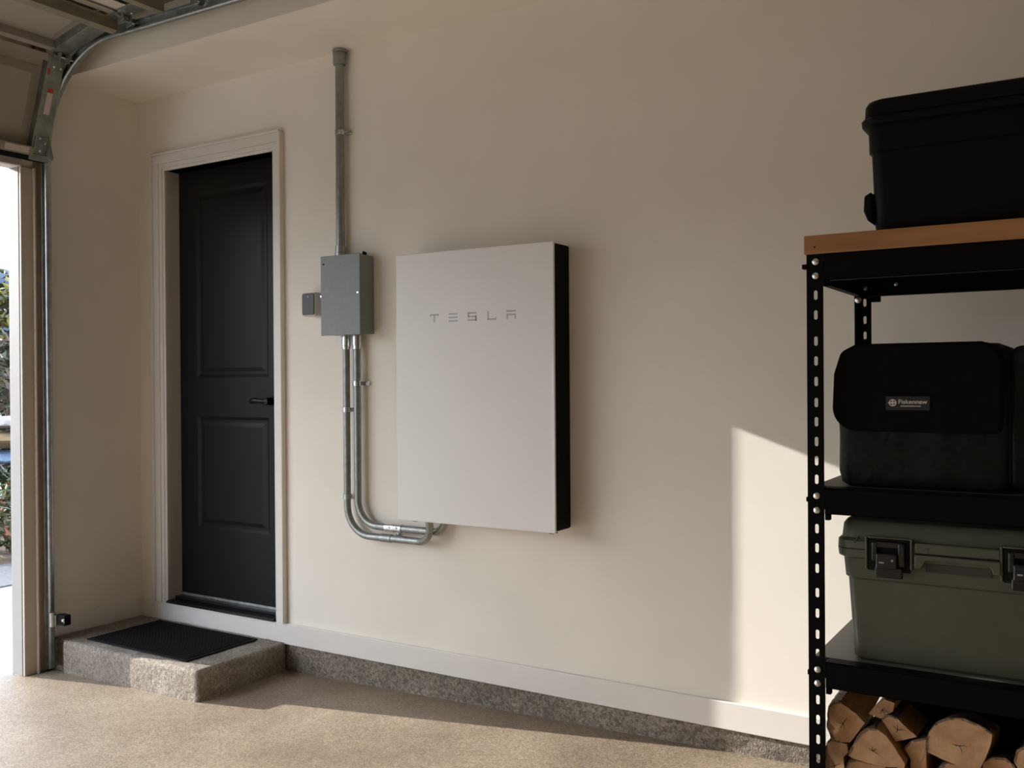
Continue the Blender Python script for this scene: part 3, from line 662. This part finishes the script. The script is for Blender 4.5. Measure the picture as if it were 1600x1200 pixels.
# ------------------------------------------------------------------ storage rack
RX0, RX1, RYF, RYB = 3.906, 5.12, -.871, -.25
rk = thing('storage_rack', (4.5,-.47,fz(4.5)), 'black slotted-post metal rack with a wooden top board', 'rack')
BZ = [1.7693, 1.7321, 1.1506, 1.1126, .6906, .6542, .335, .298]
slotsF = [1.6814,1.629,1.5597,1.5073,1.4531,1.3973,1.3465,1.294,1.2431,1.194,1.0634,1.0125,.9582,.8937,.8394,.7834,.7324,.61,.5573,.5045,.4535,.40,.24,.19,.14]
slotsR = [1.7018-.0,1.6462,1.597,1.545,1.49,1.438,1.385,1.33,1.278,1.225,1.06,1.01,.957,.90,.845,.79,.738,.61,.557,.505,.453,.40,.24,.19,.14]
def flange(bm, w, z0, z1, slots, cx, P, T=.002, hw=.0048, hh=.0125):
    """flat strip of width w (local a 0..w) with rounded slots at a=cx; P maps (a, z, t)"""
    slots = sorted(slots); edges = [z0]+[(a+b)/2 for a, b in zip(slots, slots[1:])]+[z1]
    for i, sz in enumerate(slots):
        lo, hi = edges[i], edges[i+1]
        hole = []
        for q, a0 in enumerate((0, 90, 180, 270)):
            for k in range(4):
                a = math.radians(a0+30*k); hole.append((cx+hw*math.cos(a), sz+(hh-hw)*(1 if q < 2 else -1)+hw*math.sin(a), q))
        cor = [(w, hi), (0, hi), (0, lo), (w, lo)]
        for t in (0, T):
            C = [bm.verts.new(P(c[0], c[1], t)) for c in cor]; Hs = [bm.verts.new(P(h[0], h[1], t)) for h in hole]
            for j in range(16):
                q = hole[j][2]; j2 = (j+1) % 16; q2 = hole[j2][2]
                if q == q2: bm.faces.new((C[q], Hs[j2], Hs[j]))
                else: bm.faces.new((C[q], C[q2], Hs[j2], Hs[j]))
        A = [bm.verts.new(P(h[0], h[1], 0)) for h in hole]; B = [bm.verts.new(P(h[0], h[1], T)) for h in hole]
        for j in range(16): bm.faces.new((A[j], A[(j+1) % 16], B[(j+1) % 16], B[j]))
    for a in (0, w):
        bm.faces.new([bm.verts.new(P(a, z, t)) for z, t in ((z0,0),(z1,0),(z1,T),(z0,T))])
PT = 1.789
def post(xc, yc, sx, sy, slots):
    """corner at (xc,yc); x flange goes sx, y flange goes sy"""
    zb_ = fz(xc)
    bm = BM()
    flange(bm, .043, zb_, PT, slots, .0235, lambda a, z, t: (xc+sx*a, yc+sy*t, z))
    flange(bm, .043, zb_, PT, slots, .0235, lambda a, z, t: (xc+sx*t, yc+sy*a, z))
    o = finish('post', bm, M['rack'], rk); return o
pF = post(3.912, RYF, 1, 1, slotsF); post(3.912, RYB, 1, -1, slotsR); post(RX1-.006, RYF, -1, 1, slotsF); post(RX1-.006, RYB, -1, -1, slotsR)
# the wooden top board
bm = BM(); box(bm, RX0, RX1, RYF-.002, RYB, 1.790, 1.8396); o = finish('top_board', bm, M['board'], rk, bevel=.002); o['label'] = 'brown wooden board topping the rack'
bm = BM(); tube(bm, [(3.934, RYF-.0021, 1.808), (3.934, RYF+.002, 1.808)], .003, 8); finish('knot', bm, M['rubber'], rk)
# beams: C-section with bottom lip
def beam_x(y, sgn, z0, z1, name='beam', x0=3.9555, x1=RX1-.0495):
    bm = BM(); box(bm, x0, x1, y, y+sgn*.002, z0, z1); box(bm, x0, x1, y, y+sgn*.028, z0, z0+.002); box(bm, x0, x1, y, y+sgn*.042, z1-.002, z1+.0022)
    return finish(name, bm, M['rack'], rk)
def beam_y(x, sgn, z0, z1):
    bm = BM(); box(bm, x, x+sgn*.002, RYF+.045, RYB-.045, z0, z1); box(bm, x, x+sgn*.02, RYF+.045, RYB-.045, z0, z0+.002)
    return finish('side_beam', bm, M['rack'], rk)
decks = [(1.7195, 1.7885), (1.103, 1.171), (.6435, .7115), (.29, .36)]
for i, (z0, z1) in enumerate(decks):
    beam_x(RYF+.002, 1, z0, z1); beam_x(RYB-.002, -1, z0, z1)
    beam_y(3.915, 1, z0, z1); beam_y(RX1-.009, -1, z0, z1)
    if i:
        bm = BM(); box(bm, 3.918, RX1-.012, RYF+.045, RYB-.045, z1-.0005, z1+.002); 
        finish('shelf_deck', bm, M['deck'], rk)
# corner clips and bolts
bm = BM(); tube(bm, [(0,0,0), (0,-.003,0)], [.0088, .0085], 14); tube(bm, [(0,-.003,0), (0,-.0055,0), (0,-.0065,0)], [.0085, .005, .0015], 14)
bolt0 = finish('bolt', bm, M['bolt'], loc=(0,0,0), smooth=True); bolt_me = bolt0.data; bpy.data.objects.remove(bolt0)
rl = Vector(rk.location)
def put_bolt(p, rot=(0,0,0), s=1):
    o = bpy.data.objects.new('bolt', bolt_me); COL.objects.link(o); o.parent = rk; o.location = Vector(p)-rl; o.rotation_euler = rot; o.scale = (s,)*3
for z in BZ[:6]:
    put_bolt((3.936, RYF-.0002, z)); put_bolt((RX1-.030, RYF-.0002, z))
for z in (1.7475,):
    put_bolt((3.937, RYB-.003, 1.7475), s=.8); put_bolt((3.9245, RYB-.0455, 1.708), s=1.15)
put_bolt((4.03, RYB-.005, 1.755), s=.7)
for z, xx in ((1.759,3.899), (1.139,3.907), (.678,3.908)): bm = BM(); box(bm, xx, 3.912, RYF+.004, RYF+.030, z-.006, z+.006); finish('side_bolt', bm, M['rack'], rk)
for (z0, z1) in decks[:3]:
    for b_ in ((3.9555, 3.969, RYF+.002, RYF+.020, z0-.016, z0), (3.957, 3.985, RYB-.02, RYB-.004, z0-.018, z0)):
        bm = BM(); box(bm, *b_); finish('corner_clip', bm, M['rack'], rk, bevel=.002)

# ------------------------------------------------------------------ black tote on top
tt = thing('storage_tote', (4.39,-.56,1.8396), 'large black lidded plastic tote on the wooden top board', 'storage bin')
yf, yb_ = -.815, -.33; xr = 4.76
bm = BM()
L = [(1.8402, .026, .024), (1.856, .020, .03), (1.99, .014, .035), (2.052, .012, .036), (2.056, .006, .038), (2.120, .004, .04)]
def lv(z, i, r): return (z, 4.048+i, xr-i, yf+i, yb_-i, r)
loft(bm, [lv(*l) for l in L]); finish('bin_body', bm, M['tote'], tt, smooth=True)
bm = BM(); loft(bm, [lv(2.120, -.002, .042), lv(2.124, -.010, .046), lv(2.138, -.012, .048), lv(2.146, -.006, .046), lv(2.148, .002, .04)]); finish('rim', bm, M['tote'], tt, smooth=True)
bm = BM(); loft(bm, [lv(2.148, -.004, .045), lv(2.176, -.003, .045), lv(2.188, .003, .045), lv(2.192, .012, .042), lv(2.192, .03, .035), lv(2.184, .036, .03)]); finish('lid', bm, M['tote'], tt, smooth=True)
bm = BM(); box(bm, 4.046, 4.066, yf+.035, yf+.12, 1.885, 1.95); prism(bm, [(4.060, 1.955), (4.042, 1.945), (4.040, 1.905), (4.050, 1.880), (4.062, 1.870)], yf+.03, yf+.13, 'y'); finish('handle', bm, M['tote'], tt, bevel=.004)

# ------------------------------------------------------------------ tool bag
tb = thing('tool_bag', (4.19,-.66,1.173), 'black soft tool bag with a flap and small logo patch on the rack', 'bag')
by0, by1 = -.825, -.52; bz0 = 1.1735
bm = BM()
rings = [(bz0, .022, .04), (bz0+.010, .008, .045), (bz0+.04, .001, .05), (bz0+.14, .0, .055), (bz0+.24, -.004, .055), (bz0+.31, .002, .055), (bz0+.345, .012, .055), (bz0+.364, .032, .05), (bz0+.374, .055, .04)]
loft(bm, [(z, 3.974+i, 4.412-i, by0+i*.9, by1-i*.9, r) for z, i, r in rings], n=8)
for v in bm.verts:
    v.co.y += .006*noise.noise(v.co*9); v.co.x += .004*noise.noise(v.co*11+Vector((3,0,0)))
b = finish('bag_body', bm, M['fabric2'], tb, smooth=True)
bmm = BM()
# flap : front apron with rounded lower corners, wraps over the top
fx0, fx1, fz0 = 3.968, 4.372, bz0+.148
def flap_front():
    pts = []
    r = .062
    for k in range(9): a = math.radians(180+90*k/8); pts.append((fx0+r+r*math.cos(a), fz0+r+r*math.sin(a)))
    for k in range(7): a = math.radians(270+90*k/6); pts.append((fx1-.02+.02*math.cos(a), fz0+.02+.02*math.sin(a)))
    return pts
pts = flap_front(); topz = bz0+.375
ol = pts + [(fx1+.006, topz-.05), (fx1-.012, topz-.012), (fx1-.045, topz+.002), (fx0+.06, topz+.002), (fx0+.022, topz-.018), (fx0+.004, topz-.075)]
prism(bmm, ol, by0-.014, by0+.03, 'y'); finish('flap', bmm, M['fabric'], tb, bevel=.010, seg=3)
bmm = BM(); loft(bmm, [(topz-.035, fx0+.016, fx1-.002, by0+.0, by1-.01, .05), (topz-.008, fx0+.030, fx1-.012, by0+.006, by1-.02, .05), (topz+.001, fx0+.06, fx1-.04, by0+.02, by1-.04, .04)], n=8); finish('flap_top', bmm, M['fabric'], tb, smooth=True)
bmm = BM(); prism(bmm, rrect(4.385, 4.452, bz0+.008, bz0+.365, .03), by0+.012, by1-.03, 'y'); finish('side_pocket', bmm, M['fabric2'], tb, bevel=.012, seg=3)
bmm = BM(); tube(bmm, [(4.388,by0-.001,bz0+.03), (4.389,by0-.004,bz0+.17), (4.386,by0,bz0+.34)], .003, 6); finish('piping', bmm, M['fabric'], tb)
lx0, lx1, lz0, lz1 = 4.1040, 4.2095, 1.3785, 1.4140; ly = by0-.0165
bmm = BM(); prism(bmm, rrect(lx0, lx1, lz0, lz1, .002), ly, by0-.012, 'y'); lb = finish('logo_patch', bmm, M['patch'], tb, bevel=.0006); lb['label'] = 'dark rubber logo patch with grey print'
# emblem : ring with cross and centre
bmm = BM(); ec = (lx0+.0170, (lz0+lz1)/2+.001)
def ring(bm, c, r0, r1, y, n=28):
    A = []; B = []
    for k in range(n):
        a = 2*math.pi*k/n; A.append(bm.verts.new((c[0]+r0*math.cos(a), y, c[1]+r0*math.sin(a)))); B.append(bm.verts.new((c[0]+r1*math.cos(a), y, c[1]+r1*math.sin(a))))
    for k in range(n): bm.faces.new((A[k], A[(k+1) % n], B[(k+1) % n], B[k]))
ring(bmm, ec, .0066, .0092, ly-.0004)
prism(bmm, [(ec[0]-.0120, ec[1]), (ec[0]-.0080, ec[1]+.0035), (ec[0]-.0080, ec[1]-.0035)], ly-.0005, ly, 'y')
prism(bmm, [(ec[0]-.0014+.0028*k, ec[1]+z) for k, z in ((0,-.0072),(1,-.0072),(1,.0072),(0,.0072))], ly-.0005, ly, 'y')
prism(bmm, [(ec[0]-.0072, ec[1]-.0014), (ec[0]+.0072, ec[1]-.0014), (ec[0]+.0072, ec[1]+.0014), (ec[0]-.0072, ec[1]+.0014)], ly-.0006, ly, 'y')
prism(bmm, [(ec[0]+.0035*math.cos(k*math.pi/4), ec[1]+.0035*math.sin(k*math.pi/4)) for k in range(8)], ly-.0008, ly, 'y')
finish('emblem', bmm, M['print'], lb)
def text(body, x, z, size, y, m, parent, name='lettering', sx=1):
    cu = bpy.data.curves.new(name, 'FONT'); cu.body = body; cu.size = size; cu.extrude = .0002; cu.offset = size*.014
    o = bpy.data.objects.new(name, cu); o.rotation_euler = (math.pi/2, 0, 0); COL.objects.link(o)
    dg = bpy.context.evaluated_depsgraph_get(); me = bpy.data.meshes.new_from_object(o.evaluated_get(dg)); bpy.data.objects.remove(o)
    me.materials.clear(); me.materials.append(m); q = bpy.data.objects.new(name, me); COL.objects.link(q); q.parent = parent
    q.rotation_euler = (math.pi/2, 0, 0); q.scale = (sx, 1, 1); q.location = Vector((x, y, z))-Vector(root_of(parent).location)
    return q
text('Fiskennaw', lx0+.0300, (lz0+lz1)/2-.0012, .0150, ly-.0003, M['print'], lb, sx=1.10)
bmm = BM(); rr = random.Random(5); xx = lx0+.036
while xx < lx0+.084: w = rr.uniform(.0012, .0030); box(bmm, xx, xx+w, ly-.0004, ly, lz0+.0092, lz0+.0118); xx += w+.0006
finish('small_print', bmm, M['print'], lb)

# ------------------------------------------------------------------ cooler
co = thing('cooler', (4.26,-.61,.7135), 'olive green hard cooler with black latches on the lower shelf', 'cooler')
cy0, cy1, cx0, cx1 = -.832, -.36, 3.984, 4.556
def cv(z, i, r): return (z, cx0+i, cx1-i, cy0+i, cy1-i, r)
bm = BM(); loft(bm, [cv(.714,.034,.03), cv(.722,.026,.034), cv(.93,.014,.036), cv(.936,.008,.036), cv(.986,.004,.036), cv(.992,-.008,.044), cv(1.012,-.010,.046)], n=7); finish('cooler_body', bm, M['olive'], co, smooth=True)
bm = BM(); loft(bm, [cv(1.0145,-.010,.046), cv(1.034,-.009,.046), cv(1.042,.0,.04), cv(1.076,.004,.038), cv(1.086,.012,.034), cv(1.088,.03,.02)], n=7); finish('cooler_lid', bm, M['olive'], co, smooth=True)
bm = BM(); loft(bm, [cv(1.010,-.006,.044), cv(1.0165,-.006,.044)], n=7); finish('gasket', bm, M['rubber'], co)
yp = cy0-.010
# front skirt with the handle notch, between the latches
bm = BM(); prism(bm, [(4.172,1.0125),(4.172,.9775),(4.186,.9775),(4.192,.984),(4.198,.9975),(4.205,.9995),(4.338,.9995),(4.345,.9965),(4.352,.978),(4.368,.978),(4.368,1.0125)], yp-.010, cy0+.01, 'y'); finish('handle_skirt', bm, M['olive'], co, bevel=.003)
bm = BM(); prism(bm, [(4.172,1.0150),(4.368,1.0150),(4.368,1.042),(4.172,1.042)], yp-.007, cy0+.01, 'y'); finish('lid_skirt', bm, M['olive'], co, bevel=.004)
bm = BM(); box(bm, 4.196, 4.346, cy0-.0005, cy0+.012, .968, .9985); finish('recess_shade', bm, M['oliveD'], co)  # dark slab, the notch's shade put into its colour
# latches in recessed pockets
for k, xl in enumerate((4.058, 4.372)):
    w = .104 if k == 0 else .104
    bm = BM()
    box(bm, xl, xl+w, yp-.003, yp+.004, .962, 1.046); f1 = finish('latch_pocket', bm, M['rubber'], co, bevel=.003)
    bm = BM(); box(bm, xl-.006, xl, yp-.006, yp+.006, .964, 1.050); box(bm, xl+w, xl+w+.006, yp-.010, yp+.006, .972, 1.050); box(bm, xl, xl+w, yp-.006, yp+.006, 1.046, 1.051); finish('pocket_edge', bm, M['olive'], co, bevel=.002)
    bm = BM(); c = xl+w*.50
    box(bm, c-.040, c-.026, yp-.016, yp-.002, .990, 1.038); box(bm, c+.024, c+.040, yp-.016, yp-.002, .978, 1.038); box(bm, c-.036, c+.036, yp-.014, yp-.002, 1.024, 1.040)
    lt = finish('latch', bm, M['latch'], co, bevel=.003)
    bm = BM(); prism(bm, [(-.012+0, .972), (.0, .970), (.0, 1.012), (-.010, 1.010)], c-.029, c+.023, 'x', T=lambda v: Vector((v.x, yp-.012+v.y, v.z))); box(bm, c-.034, c+.034, yp-.010, yp+.001, .946, .975)
    finish('latch_lever', bm, M['latch'], lt, bevel=.004)
    bm = BM(); box(bm, c-.020, c-.008, yp-.0252, yp-.024, .986, .990); tube(bm, [(c+.012, yp-.0245, .995), (c+.012, yp-.026, .995)], .003, 8); finish('latch_mark', bm, M['steel'], lt)
for a, b in (((4.024,1.030),(4.034,1.046)), ((4.362-.02,1.040),(4.352,1.028))):
    bm = BM(); tube(bm, [(a[0], cy0-.010, a[1]), (b[0], cy0-.002, b[1])], .0022, 6); finish('moulded_rib', bm, M['olive'], co)
bm = BM(); tube(bm, [(4.205, yp-.0072, 1.0285), (4.205, yp-.006, 1.0285)], .003, 8); finish('screw_plug', bm, M['oliveD'], co)

# ------------------------------------------------------------------ firewood
FY = -.815
def log(poly, arcs, y0, y1, label, seed, skew=(0, 0), cracks=None):
    """poly: list of (x,z) front outline; arcs: set of edge indices covered in bark"""
    rnd = random.Random(seed)
    n = len(poly); pts = []; isb = []
    for i in range(n):
        a, b = poly[i], poly[(i+1) % n]; L = math.hypot(b[0]-a[0], b[1]-a[1]); k = max(1, int(L/.010))
        for q in range(k):
            f = q/k; j = .0012*noise.noise(Vector((a[0]*90+q, a[1]*90, seed)))
            pts.append((a[0]+(b[0]-a[0])*f+j, a[1]+(b[1]-a[1])*f+j)); isb.append(i in arcs)
    cx = sum(p[0] for p in pts)/len(pts); cz = sum(p[1] for p in pts)/len(pts)
    bm = BM(); rows = []; K = 14
    for s in range(K+1):
        f = s/K; y = y0+(y1-y0)*f; row = []
        for p in pts:
            q = Vector((p[0]+skew[0]*f, y+.004*noise.noise(Vector((p[0]*60, p[1]*60, seed))), p[1]+skew[1]*f))
            nn = noise.noise(Vector((q.x*25, q.y*9, q.z*25+seed)))*.005*min(1, s)
            row.append(bm.verts.new(q+Vector(((p[0]-cx)*nn*12, 0, (p[1]-cz)*nn*12))))
        rows.append(row)
    m_ = len(pts)
    for A, B in zip(rows, rows[1:]):
        for k in range(m_): bm.faces.new((A[k], A[(k+1) % m_], B[(k+1) % m_], B[k])).material_index = 0
    for row in (rows[0], rows[-1]):
        c = bm.verts.new(Vector((sum(v.co.x for v in row)/m_, row[0].co.y, sum(v.co.z for v in row)/m_)))
        for k in range(m_): bm.faces.new((row[k], row[(k+1) % m_], c)).material_index = 1
    barkpts = [(k, pts[k]) for k in range(m_) if isb[k]]
    # bark shell
    bb = BM(); th = .0026; segs = []; cur = []
    for k in range(m_):
        if isb[k]: cur.append(k)
        elif cur: cur.append(k); segs.append(cur); cur = []
    if cur: cur.append(0); segs.append(cur)
    if len(segs) > 1 and segs[0][0] == 0 and segs[-1][-1] == 0: segs[0] = segs[-1][:-1]+segs[0]; segs.pop()
    for sg in segs:
        rws = []
        for s in range(K*2+1):
            f = s/(K*2); y = y0-.001+(y1-y0)*f; ro, ri = [], []
            for k in sg:
                p = pts[k]; d = Vector((p[0]-cx, p[1]-cz)).normalized(); h = th*(1+.9*noise.noise(Vector((p[0]*70, y*45, p[1]*70+seed))))
                if k in (sg[0], sg[-1]): h *= .4
                x_ = p[0]+skew[0]*f; z_ = p[1]+skew[1]*f; yj = .004*noise.noise(Vector((p[0]*60, p[1]*60, seed+9))) if s == 0 else 0
                ro.append(bb.verts.new((x_+d.x*h, y+yj, z_+d.y*h))); ri.append(bb.verts.new((x_-d.x*.003, y+yj, z_-d.y*.003)))
            rws.append((ro, ri))
        for (a, ai), (b_, bi) in zip(rws, rws[1:]):
            for k in range(len(sg)-1): bb.faces.new((a[k], a[k+1], b_[k+1], b_[k]))
        for ro, ri in (rws[0], rws[-1]):
            for k in range(len(sg)-1): bb.faces.new((ro[k], ro[k+1], ri[k+1], ri[k]))
    root = thing('firewood_log', (cx, y0, cz), label, 'log', 'split firewood under the cooler shelf')
    finish('wood', bm, M['log'], root, smooth=True, mats=[M['log'], M['end']])
    if barkpts: finish('bark', bb, M['bark'], root, smooth=True)
    else: bb.free()
    # radial drying cracks
    bc = BM(); c0 = cracks or (cx, cz)
    for i in range(4):
        a = rnd.uniform(0, 6.28); L_ = rnd.uniform(.012, .026); w = .0009
        d = Vector((math.cos(a), math.sin(a))); pr = Vector((-d.y, d.x)); q = Vector(c0)
        mid = q+d*L_*.5+pr*.002; e = q+d*L_
        bc.faces.new([bc.verts.new((v.x, y0-.0055, v.y)) for v in (q-pr*w, mid-pr*w*.8, e, mid+pr*w*.8, q+pr*w)])
    o = finish('drying_crack', bc, M['rubber'], root); o['kind'] = 'stuff'
    return root
log([(3.951,.578),(3.963,.590),(3.979,.594),(4.02,.572),(4.042,.549),(4.016,.508),(4.005,.492),(3.979,.487),(3.956,.499),(3.947,.524)], {7,8,9,0,1}, FY, FY+.25, 'big round log at the top left of the woodpile', 1, (.0, .012))
log([(4.046,.566),(4.062,.590),(4.086,.612),(4.112,.606),(4.108,.584),(4.078,.560)], set(), FY+.03, FY+.24, 'thin pale split log resting across the top of the woodpile', 2, (.01, .0))
log([(4.082,.562),(4.098,.577),(4.121,.572),(4.142,.553),(4.168,.533),(4.117,.511),(4.102,.534)], {0,1}, FY+.015, FY+0.22, 'small wedge log just right of the thin pale split one', 3, (0.0, -0.02))
log([(4.003,.461),(4.016,.491),(4.034,.525),(4.056,.541),(4.076,.543),(4.099,.531),(4.114,.512),(4.128,.490),(4.143,.467),(4.142,.455),(4.092,.450),(4.049,.450),(4.016,.456)], {0,1,2,3}, FY-.012, FY+0.24, 'half-round split log in the middle left of the woodpile', 4, (0, -0.02), cracks=(4.065,.487))
log([(4.137,.497),(4.156,.518),(4.190,.531),(4.190,.362),(4.150,.362),(4.152,.474)], {0,1}, FY+.02, FY+0.22, 'narrow upright wedge log between the half-round and the largest log', 5, (0, -0.03))
log([(4.195,.508),(4.196,.535),(4.203,.560),(4.220,.587),(4.247,.603),(4.280,.606),(4.317,.597),(4.345,.582),(4.342,.556),(4.331,.523),(4.314,.482),(4.271,.486),(4.234,.495)], {0,1,2,3,4,5,6}, FY-.008, FY+0.24, 'largest split log, a broad half-round on the right', 6, (0, -0.06), cracks=(4.272,.54))
log([(3.940,.450),(3.944,.476),(3.956,.490),(3.975,.486),(3.996,.484),(3.999,.462),(3.986,.455),(3.990,.40),(3.984,.362),(3.94,.362)], {0,1,2,9}, FY+.005, FY+.34, 'barked log at the bottom left beside the rack post', 7)
log([(3.992,.362),(3.992,.42),(4.003,.441),(4.020,.448),(4.058,.445),(4.092,.446),(4.104,.436),(4.106,.362)], {1,2}, FY-.004, FY+0.24, 'log under the half-round one at the lower left', 8)
log([(4.112,.362),(4.114,.436),(4.128,.450),(4.142,.448),(4.146,.41),(4.146,.362)], {1,2}, FY+.0, FY+0.23, 'barely showing log below the narrow wedge', 9)
log([(4.205,.362),(4.208,.44),(4.226,.464),(4.243,.476),(4.272,.480),(4.305,.47),(4.316,.42),(4.316,.362)], {1,2,3,4}, FY+.03, FY+0.23, 'log beneath the largest half-round', 10)
log([(4.322,.362),(4.322,.500),(4.343,.515),(4.372,.519),(4.391,.506),(4.402,.47),(4.405,.362)], {1,2,3,4}, FY+.01, FY+0.22, 'low barked log right of the largest one', 11, (0, -0.05))
log([(4.392,.522),(4.398,.546),(4.415,.560),(4.450,.566),(4.48,.54),(4.476,.362),(4.412,.362),(4.408,.49)], {0,1,2,3}, FY+.0, FY+0.23, 'rightmost log with a dark barked edge', 12, (0, -0.05))
log([(4.486,.362),(4.486,.49),(4.52,.52),(4.57,.50),(4.58,.43),(4.575,.362)], {1,2,3}, FY+.02, FY+0.22, 'log beyond the rightmost visible one', 13)

# added black crate, supplies the deep shade behind the firewood
cr = thing('added_dark_crate', (4.6,-.42,.3622), 'plain black crate added to stand for the deep shade behind the firewood', 'crate')
bm = BM(); loft(bm, [(.3625,4.088,4.99,-.548,-.285,.02),(.60,4.078,5.0,-.555,-.278,.025),(.602,4.073,5.005,-.558,-.275,.025),(.615,4.073,5.005,-.558,-.275,.025)]); finish('crate_body', bm, M['tote'], cr, smooth=True)
bm = BM(); loft(bm, [(.616,4.071,5.007,-.560,-.273,.025),(.634,4.074,5.004,-.557,-.276,.024)]); finish('crate_lid', bm, M['tote'], cr, smooth=True)
